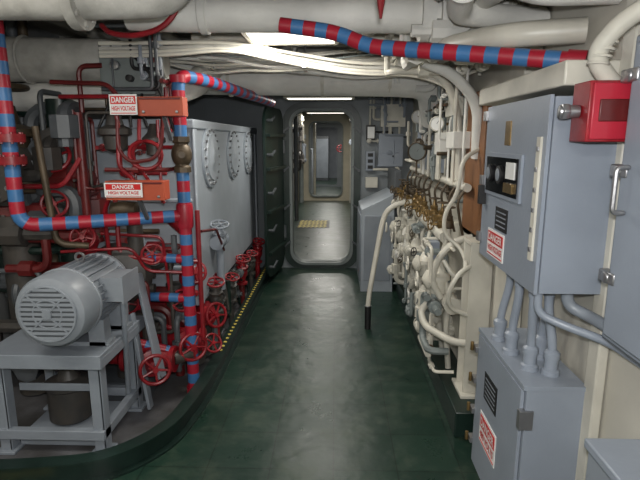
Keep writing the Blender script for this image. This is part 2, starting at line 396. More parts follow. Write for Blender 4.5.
p.tube([(.30,1.5,2.2),(.42,1.75,2.12),(.50,2.2,2.06),(.88,2.3,2.05)],.05,WHITE); p.tube([(.88,1.7,2.02),(.66,1.72,2.02),(.60,1.9,2.10),(.60,2.4,2.14)],.055,WHITE)
p.valve((.44,2.0,2.13),(1,0,0),(0,-1,-.3),.9,WHITE,WHITE)
p.tube([(.88,1.9,1.93),(.62,1.98,1.93),(.50,2.3,1.95),(.50,3.6,2.05)],.045,CREAM,rad=.12)
p.tube([(.88,3.25,2.05),(.3,3.3,2.17),(-.9,3.3,2.18)],.03,CREAM); p.tube([(.7,4.55,2.1),(-.8,4.55,2.12)],.05,CREAM)
p.tube([(.45,2.75,1.95),(.62,2.8,1.90),(.78,2.85,1.75),(.80,2.9,1.45)],.03,WHITE,rad=.1)
p.tube([(.35,3.1,2.0),(.66,3.15,1.92),(.76,3.2,1.7),(.78,3.2,1.3)],.025,CREAM,rad=.1)
clutter(p,(.30,2.3,1.92),(.84,3.9,2.2),16,[CREAM,WHITE,DIRTY],[.012,.018,.028])
clutter(p,(-1.0,2.7,2.12),(.3,4.6,2.25),12,[CREAM,DIRTY,CEILM],[.012,.02,.03])
clutter(p,(.3,1.0,2.12),(.85,2.3,2.35),8,[WHITE,DIRTY],[.02,.035,.045])
p.build()
p=M('cable_bundle')
for k in range(22):
    dy=random.uniform(-.12,.12); dz=random.uniform(-.05,.045)
    pts=[]; ph=random.uniform(0,3)
    for i in range(12):
        t=i/11; x=-1.3+t*1.95; z=2.065+.035*math.sin(t*6+ph)+dz-.015*t+random.uniform(-.024,.024)*(1.3-t); pts.append((x,3.42+dy+.06*t,z))
    pts+=[(.76,3.5+dy*.6,1.95+dz*.5),(.845,3.5+dy*.5,1.7)]
    p.tube(pts,random.choice((.006,.009,.012)),random.choice((CREAM,WHITE,DIRTY,DIRTY,GREENGR)),rad=.08,segs=8)
for k in range(9):
    dx=random.uniform(-.05,.05)
    p.tube([(-1.25,2.75,2.02+dx),(-.9,2.8,2.03+dx),(-.62,3.0,2.08+dx*.6),(-.3,3.3,2.06+dx),(.1,3.35,2.0+dx),(.55,3.2,1.97+dx),(.84,3.25+dx,1.78),(.86,3.25+dx,1.2)],.010,random.choice((CREAM,DIRTY)),rad=.15,segs=8)
for x in (-.8,-.2,.3): p.box((x-.01,3.28,1.995),(x+.01,3.58,2.005),CREAM); p.cyl((x,3.42,2.0),(x,3.42,2.4),.006,STEEL,6)
p.build()
# ---------------------------------------------------------------- striped pipes
ST=(SRED,SBLUE)
p=M('striped_overhead_pipe'); p.tube([(-.24,2.28,2.035),(.0,2.26,2.0),(.14,2.22,1.935),(.25,2.16,1.915),(.86,1.84,1.815)],.031,None,rad=.08,segs=18,stripe=.052,mts=ST)
p.lathe((.835,1.853,1.819),(.61,-.32,-.1),[(.038,-.03),(.038,.03)],SRED,18)
p.build()
p=M('striped_riser_pipe')
p.tube([(-.87,2.85,.02),(-.87,2.85,1.90),(-.78,3.1,1.90),(-.56,4.3,1.87),(-.56,4.5,1.87)],.036,None,rad=.08,segs=18,stripe=.062,mts=ST)
p.tube([(-.87,2.85,1.12),(-1.63,2.5,1.115),(-1.63,2.5,2.35)],.036,None,rad=.09,segs=18,stripe=.062,mts=ST)
p.lathe((-.87,2.85,1.12),(0,0,1),[(.044,-.07),(.048,-.05),(.048,.05),(.044,.07)],SRED,18)
for z in (1.88,.03): p.lathe((-.87,2.85,z),(0,0,1),[(.045,-.02),(.045,.02)],SRED,18)
p.sph((-.87,2.85,1.47),.058,COPPERD,sq=1.3); p.lathe((-.87,2.85,1.47),(0,0,1),[(.05,-.1),(.05,-.07),(.04,-.06),(.04,.06),(.05,.07),(.05,.1)],COPPERD,8)
p.lathe((-.87,2.85,1.47),(.3,-1,0),[(.03,0),(.03,.08),(.018,.085),(.018,.11)],COPPERD,12)
p.flange((-1.63,2.5,1.56),(0,0,1),.075,RED,.02); p.flange((-1.63,2.5,1.45),(0,0,1),.07,RED,.02)
p.tube([(-.87,2.85,.86),(-1.30,2.88,.87),(-1.5,2.9,.8)],.028,None,rad=.05,segs=14,stripe=.06,mts=ST)
p.tube([(-.87,2.85,.62),(-1.2,2.88,.62),(-1.2,3.0,.3)],.028,None,rad=.05,segs=14,stripe=.06,mts=ST)
p.tube([(-1.9,2.75,.38),(-1.2,2.75,.38),(-.98,2.8,.30)],.03,None,rad=.05,segs=14,stripe=.06,mts=ST)
p.build()
# ---------------------------------------------------------------- tank with round hatches
t=M('condenser_tank',.01); t.box((-1.72,3.2,.45),(-.90,5.72,1.67),TANKG)
t.box((-1.74,3.18,1.62),(-.884,5.74,1.68),TANKG)
t.box((-.91,3.191,.451),(-.886,3.26,1.62),TANKG); t.box((-.91,5.62,.451),(-.886,5.719,1.62),TANKG)
for z in (.7,1.15): t.box((-1.70,3.185,z),(-.92,3.21,z+.03),TANKG)
for x in (-1.6,-1.05):
    for y in (3.3,5.5): t.box((x-.05,y-.05,.0),(x+.05,y+.05,.46),GRAY2)
t.build()
for y in (3.60,4.40,5.15):
    t=M('round_access_hatch')
    t.lathe((-.899,y,1.43),(1,0,0),[(.215,0),(.215,.016),(.19,.018),(.165,.02),(.16,.028),(.06,.03),(.05,.036),(0.001,.036)],TANKG,36)
    for k in range(20):
        a=2*PI*k/20; t.cyl((-.885,y+.19*math.cos(a),1.43+.19*math.sin(a)),(-.868,y+.19*math.cos(a),1.43+.19*math.sin(a)),.010,STEEL,6)
    t.build()
t=M('gray_handwheel_valve'); t.cyl((-.85,3.6,.45),(-.85,3.6,.82),.03,GRAY); t.valve((-.85,3.6,.82),(0,1,0),(.1,-.3,1),.85,GRAY,GRAY,.075)
t.build()
# ---------------------------------------------------------------- red valves along tank base
def redvalve(c,flow,stem,sc,wr=.07,feed=None,sl=.17,bm=None):
    r=M('red_valve'); r.valve(c,flow,stem,sc,bm or RED,RED,wr,sl)
    for q in feed or []: r.tube(q,.03*sc,RED if random.random()<.3 else (MAROON if random.random()<.5 else DARK),rad=.05)
    r.build()
redvalve((-.92,3.02,.70),(0,0,1),(.5,-.8,.45),.95,feed=[[(-.92,3.02,.55),(-.92,3.02,.02)],[(-.92,3.02,.8),(-.92,3.02,.98),(-1.05,3.12,1.05)]])
redvalve((-.86,3.45,.42),(0,0,1),(.1,-.3,1),.85,feed=[[(-.86,3.45,.34),(-.86,3.45,.02)]],bm=DARK)
redvalve((-.86,3.95,.33),(0,0,1),(.2,-.3,1),.8,feed=[[(-.86,3.95,.26),(-.86,3.95,.02)]],bm=DARK)
redvalve((-.86,4.45,.35),(0,0,1),(.2,-.3,1),.9,feed=[[(-.86,4.45,.25),(-.86,4.45,.02)]])
redvalve((-.86,4.95,.30),(0,0,1),(.2,-.3,1),.8,feed=[[(-.86,4.95,.22),(-.86,4.95,.02)]],bm=DARK)
redvalve((-.86,5.4,.32),(0,0,1),(.2,-.3,1),.9,feed=[[(-.86,5.4,.25),(-.86,5.4,.02)]])
redvalve((-.92,3.26,.36),(0,1,0),(.75,-.6,.25),1.1,.07,feed=[[(-.92,3.38,.36),(-.92,3.42,.02)]],sl=.16)
redvalve((-.98,2.99,.30),(1,0,0),(.6,-.8,.1),1.25,.065,feed=[[(-1.13,2.99,.30),(-1.3,3.0,.28),(-1.3,3.0,.02)]],sl=.17)
redvalve((-1.10,2.76,.27),(1,0,0),(.45,-.85,.1),1.3,.062,feed=[[(-.96,2.76,.27),(-.87,2.85,.27)],[(-1.28,2.76,.27),(-1.6,2.8,.27),(-1.6,2.8,.02)]],sl=.17)
redvalve((-1.10,2.95,.82),(1,0,0),(.2,-.8,.5),.85,.07,feed=[[(-1.2,2.95,.82),(-1.4,2.95,.82)]],bm=DARK)
redvalve((-1.42,2.80,.98),(0,0,1),(.2,-.9,.3),.85,.075,feed=[[(-1.42,2.80,.9),(-1.42,2.80,.5)],[(-1.42,2.80,1.08),(-1.42,2.80,1.7)]])
redvalve((-1.02,3.06,.53),(0,0,1),(.5,-.8,.3),1.0,.065,feed=[[(-1.02,3.06,.4),(-1.02,3.06,.02)]],bm=DARK)
redvalve((-.90,3.14,.16),(0,1,0),(.6,-.5,.5),1.0,.06,feed=[],bm=DARK)
redvalve((-1.28,2.95,.55),(0,0,1),(.3,-.9,.3),.9,.07,feed=[[(-1.28,2.95,.45),(-1.28,2.95,.02)]],bm=DARK)
r=M('dark_strainer_valve')
for (x,y,z) in ((-.94,3.62,.42),(-.93,3.85,.22),(-.93,4.2,.28),(-1.02,3.12,.15),(-.93,4.7,.25),(-.93,5.15,.25)):
    r.valve((x,y,z),(0,1,0),(.3,0,1),.9,DARK,random.choice((RED,DARK,GRAY2)),.06,.16); r.cyl((x,y,0.01),(x,y,z),.03,DARK)
r.build()
r=M('drain_manifold_pipe'); r.cyl((-1.0,3.1,.22),(-1.0,5.7,.22),.06,DARK); r.cyl((-1.0,3.1,.22),(-1.9,3.05,.22),.06,DARK)
for k in range(6): r.flange((-1.0,3.4+.4*k,.22),(0,1,0),.09,GRAY2)
r.build()
random.seed(21)
r=M('machinery_pipework')
clutter(r,(-1.55,2.86,.08),(-.95,3.14,1.0),30,[DARK,GRAY2,MAROON,DARK,COPPERD,GRAY,RED],[.012,.018,.028])
clutter(r,(-2.2,2.75,.2),(-1.45,3.15,1.9),30,[DARK,GRAY2,MAROON,COPPERD,DKGREEN],[.015,.025,.04])
clutter(r,(-1.5,2.72,1.2),(-.92,3.0,2.0),10,[RED,MAROON,DARK,COPPERD],[.008,.012])
clutter(r,(-.95,3.2,.05),(-.85,5.6,.45),20,[DKGREEN,MAROON,DARK,GRAY2],[.012,.02])
r.build()
r=M('red_tubing')
T=[[(-1.42,2.85,1.7),(-1.42,2.85,1.95),(-1.0,2.85,1.96),(-1.0,2.95,2.3)],
 [(-1.18,2.75,1.65),(-1.18,2.72,1.40),(-1.08,2.7,1.33),(-1.22,2.7,1.28),(-1.3,2.75,1.15),(-1.3,2.8,.75)],
 [(-1.35,2.8,1.02),(-1.0,2.82,1.0),(-1.0,2.9,.6)],
 [(-1.5,2.7,1.85),(-1.2,2.7,1.84),(-1.15,2.7,1.78)],
 [(-1.55,2.72,.93),(-1.15,2.74,.95),(-1.1,2.8,.80),(-.9,2.85,.78)],
 [(-1.6,2.8,.72),(-1.1,2.8,.74),(-1.1,2.8,.4)],
 [(-.98,2.8,1.2),(-.98,2.8,1.66)],
 [(-1.25,2.8,1.24),(-1.25,2.8,.9),(-1.05,2.8,.86)],
 [(-.80,2.86,1.15),(-.80,2.86,.35)],
 [(-1.75,2.7,1.3),(-1.5,2.72,1.3),(-1.42,2.78,1.45)],
 [(-.82,3.0,1.0),(-.80,3.3,.96),(-.82,3.6,.75)]]
for q in T: r.tube(q,random.choice((.009,.012,.014)),random.choice((RED,MAROON)),rad=.05,segs=8)
r.tube([(-1.05,2.72,1.66),(-1.05,2.70,1.55)]+[(-1.03+.085*math.cos(a*PI/8+PI/2),2.70+.003*a,1.47+.075*math.sin(a*PI/8+PI/2)) for a in range(0,22)]+[(-.96,2.78,1.2)],.010,RED,rad=0,segs=8)
r.tube([(-1.16,2.70,1.66),(-1.16,2.68,1.5),(-1.10,2.68,1.43),(-.97,2.69,1.45),(-.93,2.7,1.52),(-.93,2.75,1.7)],.010,MAROON,rad=.05,segs=8)
r.tube([(-1.55,2.60,1.62),(-1.5,2.6,1.0),(-1.35,2.65,.98)],.018,COPPERD,rad=.06)
r.build()
r=M('red_overhead_hose'); r.tube([(-.98,2.2,2.02),(-.93,2.15,1.98),(-.82,2.12,1.96),(-.70,2.12,1.99),(-.63,2.12,2.06),(-.62,2.12,2.35)],.011,RED,rad=.06,segs=8); r.build()
r=M('red_sprinkler_drop'); r.cyl((.15,1.8,2.4),(.15,1.8,2.02),.010,RED,8); r.cyl((.15,1.8,2.02),(.15,1.8,1.95),.016,RED,8,r2=.004); r.build()
r=M('green_riser_pipe'); r.cyl((-1.60,2.95,.02),(-1.60,2.95,1.78),.075,DKGREEN,20)
for z in (.5,1.05,1.55): r.flange((-1.60,2.95,z),(0,0,1),.115,DKGREEN,.025)
r.flange((-1.6,2.95,1.30),(0,0,1),.11,MAROON,.02)
r.wheel((-1.57,2.78,1.46),(.2,-1,.5),.085,RED); r.cyl((-1.57,2.78,1.46),(-1.6,2.95,1.38),.012,STEEL)
r.wheel((-1.57,2.74,1.20),(.2,-1,.2),.07,RED); r.cyl((-1.57,2.74,1.2),(-1.6,2.95,1.15),.012,STEEL); r.build()
r=M('large_gate_valve')
r.lathe((-1.86,2.85,1.38),(0,1,0),[(.10,-.22),(.17,-.21),(.17,-.17),(.11,-.16),(.16,-.08),(.17,0),(.16,.08),(.11,.16),(.17,.17),(.17,.21)],DARK,24)
r.lathe((-1.86,2.85,1.38),(0,0,1),[(.11,0),(.11,.18),(.16,.19),(.16,.23),(.07,.26),(.05,.36),(.02,.37),(.02,.45)],COPPERD,20)
r.wheel((-1.86,2.85,1.84),(0,0,1),.12,COPPERD)
r.cyl((-1.86,2.85,.02),(-1.86,2.85,1.3),.10,DARK,20); r.flange((-1.86,2.85,1.1),(0,0,1),.16,DARK,.03); r.flange((-1.86,2.85,1.03),(0,0,1),.16,COPPERD,.02)
for k in range(10):
    a=2*PI*k/10; r.cyl((-1.86+.14*math.cos(a),2.64,1.38+.14*math.sin(a)),(-1.86+.14*math.cos(a),2.61,1.38+.14*math.sin(a)),.014,STEEL,6)
r.build()
r=M('bronze_pressure_regulator')
r.lathe((-1.22,2.80,1.58),(0,0,1),[(.02,-.10),(.06,-.08),(.065,-.01),(.09,0),(.09,.03),(.05,.05),(.035,.11),(.02,.13)],DARK,18)
r.lathe((-1.02,2.84,1.54),(0,0,1),[(.02,-.08),(.045,-.07),(.045,-.01),(.065,0),(.065,.02),(.035,.05),(.02,.1)],DARK,18)
r.lathe((-1.2,2.8,1.16),(1,0,0),[(.02,-.08),(.045,-.07),(.05,.0),(.045,.07),(.02,.08)],COPPERD,16)
r.build()
r=M('electrical_junction_box',.006); r.box((-1.30,2.85,1.80),(-1.0,2.98,2.08),GREENGR); r.box((-1.28,2.835,1.82),(-1.02,2.85,2.06),GREENGR)
for k in range(4): r.tube([(-1.25+k*.06,2.84,1.80),(-1.25+k*.06,2.80,1.72),(-1.3+k*.09,2.78,1.62)],.008,BLACK,segs=8)
r.tube([(-1.1,2.83,2.0),(-1.0,2.75,1.92),(-.94,2.8,1.78),(-.90,2.83,1.6)],.009,BLACK,segs=8)
r.cyl((-1.05,2.83,1.95),(-1.05,2.80,1.95),.02,BLACK); r.cyl((-1.2,2.83,1.95),(-1.2,2.80,1.95),.025,STEEL)
r.cyl((-1.12,2.83,1.88),(-1.12,2.79,1.88),.018,BLACK); r.box((-1.27,2.82,2.0),(-1.16,2.835,2.05),SIGNW)
clutter(r,(-1.3,2.76,1.82),(-.95,2.83,2.2),8,[BLACK,GRAY2,GRAY],[.006,.010])
r.build()
def dangerbox(x0,x1,z0,z1,y):
    b=M('danger_valve_tag_box',.004); b.box((x0,y,z0),(x1,y+.09,z1),ORANGE)
    b.box((x0+.01,y-.004,z1-.015),(x1-.01,y,z1-.005),MAROON)
    for xx in (x0+.03,x1-.03): b.cyl((xx,y-.008,z0+.02),(xx,y,z0+.02),.008,STEEL,8)
    b.beam(((x0+x1)/2,y+.05,z0),((x0+x1)/2,y+.15,z0-.12),.02,.02,GRAY2)
    b.build()
dangerbox(-1.00,-.77,1.67,1.765,2.58)
dangerbox(-1.20,-.89,1.24,1.34,2.58)
def signobj(fr,cx,cy,w,h,l2='HIGH VOLTAGE'):
    s_=M('danger_sign'); s_.sign(fr,cx,cy,w,h,'DANGER',l2); s_.build()
signobj(((0,2.565,0),(1,0,0),(0,0,1)),-1.065,1.725,.14,.10)
signobj(((0,2.57,0),(1,0,0),(0,0,1)),-1.10,1.295,.20,.075)
# ---------------------------------------------------------------- pump pan coaming
def ribbon(m,path,w,z0,z1,mt,smooth=True):
    P=roundpath([(a,b,0) for a,b in path],.25,8); n=len(P); vs=[]
    for i in range(n):
        t=(P[min(i+1,n-1)]-P[max(i-1,0)]).normalized(); nn=V((-t.y,t.x,0))
        for s_,z in ((-1,z0),(1,z0),(1,z1),(-1,z1)): q=P[i]+nn*s_*w/2; vs.append((q.x,q.y,z))
    fs=[(i*4+k,i*4+(k+1)%4,(i+1)*4+(k+1)%4,(i+1)*4+k) for i in range(n-1) for k in range(4)]+[(0,1,2,3),(4*n-4,4*n-1,4*n-2,4*n-3)]
    m.add(vs,fs,mt,smooth); return P
c=M('pump_pan_coaming')
CP=[(-.79,5.85),(-.79,2.80),(-.85,2.30),(-1.06,2.04),(-1.5,1.97),(-2.28,1.95)]
P=ribbon(c,CP,.03,0,.10,DKGREEN); ribbon(c,CP,.075,.10,.112,DKGREEN); ribbon(c,CP,.10,0,.012,DKGREEN)
for k in range(36):
    y=3.25+k*.072; c.cyl((-.79,y,.112),(-.79,y,.115),.013,YELLOW,8)
c.build()
pf=M('pump_pan'); pts=[(q.x-.02,q.y+.02,.006) for q in P]+[(-2.28,5.85,.006)]
pf.add(pts,[tuple(range(len(pts)))],PAN); pf.build()
c=M('yellow_floor_marking'); c.box((-1.62,1.86,0),(-1.30,1.90,.003),YELLOW); c.build()
# ---------------------------------------------------------------- motor and stand
s=M('motor_stand',.003)
zt=.555
s.box((-1.68,2.16,zt-.025),(-1.10,2.72,zt),GRAY); s.box((-1.681,2.16,zt-.07),(-1.10,2.175,zt-.02),GRAY); s.box((-1.115,2.161,zt-.071),(-1.099,2.72,zt-.02),GRAY)
for x in (-1.64,-1.16):
    for y in (2.24,2.66):
        s.box((x-.03,y-.03,.02),(x+.03,y-.018,zt-.02),GRAY); s.box((x+.018,y-.03,.021),(x+.031,y+.03,zt-.022),GRAY)
        s.box((x-.05,y-.05,.006),(x+.05,y+.05,.022),GRAY)
s.box((-1.67,2.195,.09),(-1.13,2.235,.14),GRAY); s.box((-1.67,2.64,.09),(-1.13,2.68,.14),GRAY); s.box((-1.17,2.2,.091),(-1.129,2.68,.141),GRAY)
s.box((-1.60,2.26,.02),(-1.2,2.62,.07),GRAY)
s.beam((-1.13,2.75,.80),(-.98,2.62,.22),.10,.015,GRAY); s.beam((-1.13,2.62,.60),(-1.06,2.62,.03),.05,.02,GRAY)
s.box((-1.60,2.3,.30),(-1.2,2.31,.34),GRAY)
s.build()
m=M('electric_motor',.0)
cx,cz=-1.275,.79; o=(cx,2.08,cz)
m.lathe(o,(0,1,0),[(.05,.0),(.13,.004),(.158,.018),(.168,.04),(.168,.15),(.172,.152),(.172,.165),(.150,.17),(.150,.48),(.166,.485),(.166,.51),(.13,.56),(.07,.60),(.03,.61),(.02,.61),(.02,.72)],MOTORG,40)
m.cyl((cx,2.079,cz),(cx,2.0805,cz),.125,GRAY2,32)
for k in range(11):
    w_=math.sqrt(max(0,.125**2-(.0225*(k-5))**2)); m.box((cx-w_,2.073,cz+.0225*(k-5)-.006),(cx+w_,2.081,cz+.0225*(k-5)+.006),MOTORG)
m.torus((cx,2.078,cz),(0,1,0),.127,.006,MOTORG,36,6); m.torus((cx,2.076,cz),(0,1,0),.065,.004,MOTORG,36,6)
for k in range(4):
    a=2*PI*k/4+PI/4; m.beam((cx+.02*math.cos(a),2.074,cz+.02*math.sin(a)),(cx+.125*math.cos(a),2.078,cz+.125*math.sin(a)),.010,.006,MOTORG)
m.cyl((cx,2.068,cz),(cx,2.082,cz),.022,MOTORG)
for k in range(28):
    a=2*PI*k/28
    if abs(math.sin(a)+1)<.25: continue
    p0=V((cx+.146*math.cos(a),2.25,cz+.146*math.sin(a))); dirv=V((math.cos(a),0,math.sin(a)))
    vs=[p0+V((-dirv.z,0,dirv.x))*sgn*.003+dirv*h+V((0,yy,0)) for yy in (0,.31) for sgn,h in ((-1,0),(1,0),(1,.020),(-1,.020))]
    m.add(vs,[(0,1,2,3),(7,6,5,4),(0,4,5,1),(1,5,6,2),(2,6,7,3),(3,7,4,0)],MOTORG)
for yy in (2.28,2.50):
    m.box((cx-.15,yy,zt),(cx-.07,yy+.07,cz-.10),MOTORG); m.box((cx+.07,yy,zt),(cx+.15,yy+.07,cz-.10),MOTORG)
    m.box((cx-.17,yy,zt),(cx+.17,yy+.07,zt+.02),MOTORG)
m.box((cx+.12,2.32,cz-.02),(cx+.235,2.50,cz+.10),MOTORG); m.box((cx+.235,2.31,cz-.03),(cx+.245,2.51,cz+.11),MOTORG)
m.tube([(cx+.19,2.42,cz-.02),(cx+.19,2.42,cz-.2),(cx+.1,2.6,.1)],.014,GRAY)
m.torus((cx,2.40,cz+.185),(0,1,0),.022,.007,STEEL,16,6)
m.build()
m=M('centrifugal_pump'); m.lathe((cx,2.80,cz-.02),(0,1,0),[(.05,-.05),(.10,-.04),(.17,0),(.19,.05),(.17,.11),(.09,.13),(.09,.2)],DARK,28)
m.cyl((cx,2.86,.06),(cx,2.86,cz-.1),.07,DARK); m.flange((cx,2.86,.4),(0,0,1),.11,MAROON); m.cyl((cx+.10,2.86,cz+.05),(cx+.1,2.86,cz+.28),.045,DARK); m.box((cx-.15,2.74,.006),(cx+.15,2.98,.12),GRAY2); m.build()
m=M('oil_sump_pot'); m.lathe((-1.42,2.44,.08),(0,0,1),[(.10,0),(.11,.01),(.11,.18),(.12,.19),(.12,.21),(.06,.23),(.03,.30)],DARK,20); m.build()
m=M('vertical_pipe_bank')
for x,r_,mt in ((-2.18,.05,GRAY),(-2.05,.035,GRAY2),(-1.98,.03,COPPERD)): m.cyl((x,3.3,.02),(x,3.3,2.3),r_,mt)
m.cyl((-2.25,3.15,1.0),(-1.75,3.12,1.0),.06,DARK); m.cyl((-2.25,2.9,.7),(-1.7,2.9,.7),.05,GRAY2); m.build()
# ---------------------------------------------------------------- right side cabinets
FR=(.65,2.21,1.06),(0,-1,0),(0,0,1)
c=M('motor_controller_cabinet',.005)
c.boxf(FR,(0,0,-.21),(.63,.62,-.014),LGRAY); c.boxf(FR,(-.006,-.006,-.012),(.622,.626,0),LGRAY)
c.boxf(FR,(.565,.10,0),(.595,.50,.008),CREAM)
for k in range(6): c.boxf(FR,(.572,.13+k*.065,.008),(.588,.145+k*.065,.012),STEEL)
c.boxf(FR,(.05,.27,0),(.45,.44,.010),LGRAY); c.boxf(FR,(.07,.285,.010),(.43,.425,.014),GLASS)
c.boxf(FR,(.32,.30,.014),(.41,.335,.024),BRASS); c.boxf(FR,(.32,.35,.014),(.41,.41,.018),SIGNW)
for a in (.14,.26): c.lathe(V((.65-.014,2.21-a,1.06+.36)),(-1,0,0),[(.035,0),(.035,.012),(.028,.013)],BLACK,16); c.lathe(V((.65-.028,2.21-a,1.06+.36)),(-1,0,0),[(.024,0),(.024,.001)],GRAY,16)
c.boxf(FR,(.24,.47,0),(.30,.56,.003),BRASS)
c.boxf(FR,(.19,.14,0),(.33,.23,.003),BLACK)
for k in range(4): c.boxf(FR,(.205,.155+k*.018,.003),(.315,.160+k*.018,.004),GRAY)
for b in (.05,.3,.57): c.boxf(FR,(-.03,b,-.02),(.01,b+.04,.012),STEEL)
c.boxf(FR,(.02,.22,0),(.045,.30,.03),BLACK)
c.build()
signobj(FR,.21,.075,.20,.11)
FR2=(.65,2.15,.06),(0,-1,0),(0,0,1)
c=M('terminal_box_cabinet',.005)
c.boxf(FR2,(0,0,-.215),(.545,.655,-.014),LGRAY); c.boxf(FR2,(.015,.015,-.012),(.53,.64,0),LGRAY); c.boxf(FR2,(-.004,.645,-.218),(.549,.662,-.002),LGRAY)
for b in (.10,.25,.40,.55): c.boxf(FR2,(-.025,b,-.03),(.02,b+.025,.012),STEEL); c.cyl(V((.65,2.15,.06))+V((-.02,.012,b)),V((.65,2.15,.06))+V((-.02,.012,b+.04)),.008,BRASS,8)
for b in (.12,.50): c.boxf(FR2,(.53,b,-.04),(.555,b+.07,.008),STEEL)
c.boxf(FR2,(.14,.40,0),(.30,.52,.003),BLACK)
for k in range(5): c.boxf(FR2,(.155,.415+k*.02,.003),(.285,.420+k*.02,.004),GRAY)
c.box((.70,2.0,0),(.86,2.1,.065),GRAY2); c.box((.70,1.66,0),(.86,1.76,.065),GRAY2)
c.build()
signobj(FR2,.22,.255,.21,.14,'480 VOLTS')
c=M('conduit_cluster')
for (x,y,tx,ty) in ((.70,1.70,.72,1.74),(.76,1.72,.78,1.70),(.70,1.84,.70,1.88),(.80,1.80,.80,1.84),(.72,2.0,.70,2.02),(.80,1.98,.82,1.95)):
    c.tube([(x,y,1.06),(x,y,.96),(tx,ty,.84),(tx,ty,.715)],.016,LGRAY,rad=.05)
    c.lathe((tx,ty,.715),(0,0,1),[(.032,0),(.032,.025),(.024,.03),(.024,.07),(.028,.07),(.028,.09),(.018,.1)],LGRAY,10)
    c.lathe((x,y,1.06),(0,0,-1),[(.028,0),(.028,.02),(.02,.022),(.02,.05)],LGRAY,10)
c.tube([(.68,1.62,1.06),(.68,1.62,.98),(.76,1.58,.95),(.86,1.50,.93),(.88,1.2,.93)],.014,LGRAY,rad=.06); c.tube([(.78,1.64,1.06),(.79,1.64,1.0),(.84,1.6,.98),(.87,1.3,.98)],.02,GRAY,rad=.06)
c.build()
c=M('electrical_panel_cabinet',.005)
c.box((.79,.75,.98),(.895,1.42,1.82),LGRAY); c.box((.775,.78,1.0),(.789,1.39,1.80),LGRAY)
for z in (1.15,1.45,1.7):
    c.box((.77,1.36,z),(.80,1.44,z+.035),STEEL); c.cyl((.765,1.40,z+.017),(.80,1.40,z+.017),.018,STEEL,10)
c.tube([(.77,1.34,1.36),(.735,1.34,1.36),(.735,1.34,1.48),(.77,1.34,1.48)],.007,STEEL,rad=.015,segs=8); c.build()
c=M('small_equipment_box',.006); c.box((.74,.95,.15),(.895,1.33,.68),GRAY); c.box((.73,.94,.67),(.895,1.34,.70),LGRAY); c.box((.78,1.0,0),(.88,1.3,.15),GRAY2); c.build()
c=M('red_alarm_box',.010); c.box((.695,1.44,1.545),(.845,1.54,1.71),RED); c.box((.702,1.432,1.552),(.838,1.442,1.703),SRED); c.box((.72,1.428,1.60),(.82,1.434,1.66),MAROON)
c.cyl((.695,1.49,1.63),(.64,1.50,1.63),.018,STEEL,12); c.lathe((.665,1.495,1.63),(-1,0,0),[(.024,0),(.024,.02)],STEEL,6); c.box((.845,1.46,1.58),(.895,1.52,1.68),GRAY); c.build()
c=M('white_conduit_elbow'); c.tube([(.89,1.56,1.68),(.80,1.52,1.70),(.72,1.50,1.78),(.76,1.45,1.86),(.89,1.3,1.95)],.026,CREAM,rad=.07)
for k in range(5): c.torus((.735+.004*k,1.495-.005*k,1.76+.018*k),(0.1,0,1),.026,.004,CREAM,16,6)
c.tube([(.88,1.40,1.86),(.80,1.38,1.95),(.70,1.4,2.1),(.66,1.4,2.4)],.04,WHITE,rad=.1)
c.build()
c=M('cream_wireway',.006); c.box((.70,1.62,1.715),(.895,2.55,1.79),CREAM); c.box((.82,2.30,.15),(.895,2.50,2.2),CREAM); c.box((.86,1.55,.0),(.895,1.62,2.3),CREAM); c.build()
c=M('brown_backing_board',.003); c.box((.80,2.76,.99),(.83,3.14,1.82),BROWN); c.box((.83,2.80,1.1),(.895,2.84,1.7),CREAM); c.box((.83,3.05,1.1),(.895,3.09,1.7),CREAM); c.build()
c=M('cream_stanchion',.003); c.box((.72,2.60,.15),(.84,2.612,1.02),CREAM); c.box((.72,2.74,.15),(.84,2.752,1.02),CREAM); c.box((.774,2.61,.15),(.786,2.742,1.02),CREAM); c.box((.70,2.56,.145),(.86,2.78,.165),CREAM)
c.box((.72,2.60,1.0),(.895,2.752,1.02),CREAM); c.build()
c=M('equipment_kerb',.006); c.box((.64,2.42,0),(.898,5.15,.145),DKGREEN); c.build()
# ---------------------------------------------------------------- valve manifold
random.seed(5)
c=M('valve_manifold_rack')
X=.66
c.cyl((X,2.95,.98),(X,5.05,.98),.035,CREAM); c.cyl((X+.03,2.80,.60),(X+.03,5.05,.60),.05,CREAM); c.cyl((X+.1,2.9,1.28),(X+.1,5.0,1.28),.025,CREAM)
c.box((.80,2.80,.15),(.83,5.1,1.02),CREAM)
for k in range(10):
    y=2.92+k*.23; j=random.uniform(-.02,.02)
    c.cyl((X,y,.98),(X,y,1.05),.02,CREAM)
    c.lathe((X+j,y,1.04),(0,0,1),[(.022,0),(.034,.01),(.034,.04),(.022,.05),(.026,.06),(.026,.075),(.012,.08),(.006,.12)],random.choice((BRASS,COPPERD)),12)
    c.lathe((X+j,y,1.065),(-1,0,0),[(.02,0),(.026,.05),(.026,.06),(.010,.065),(.006,.10)],BRASS,10)
    c.wheel((X+j-.10,y,1.065+j),(-1,-.3,.15),.036,random.choice((COPPERD,BRASS,BRASS)),4); c.wheel((X+j,y,1.165),(0,0,1),.034,COPPERD,4)
    c.tube([(X,y,.98),(X-.03,y,.85),(X+.0,y+j*2,.75),(X+.03,y,.62)],.014,CREAM,rad=.05)
    c.tube([(X+.03,y,.60),(X+.03,y+.03,.4),(X+.05+j,y+.02,.15)],.018,CREAM,rad=.05)
    c.tube([(X+.1,y,1.28),(X+.05,y,1.2),(X+.08,y,1.05),(X+.1,y,.98)],.008,COPPERD,rad=.04,segs=8)
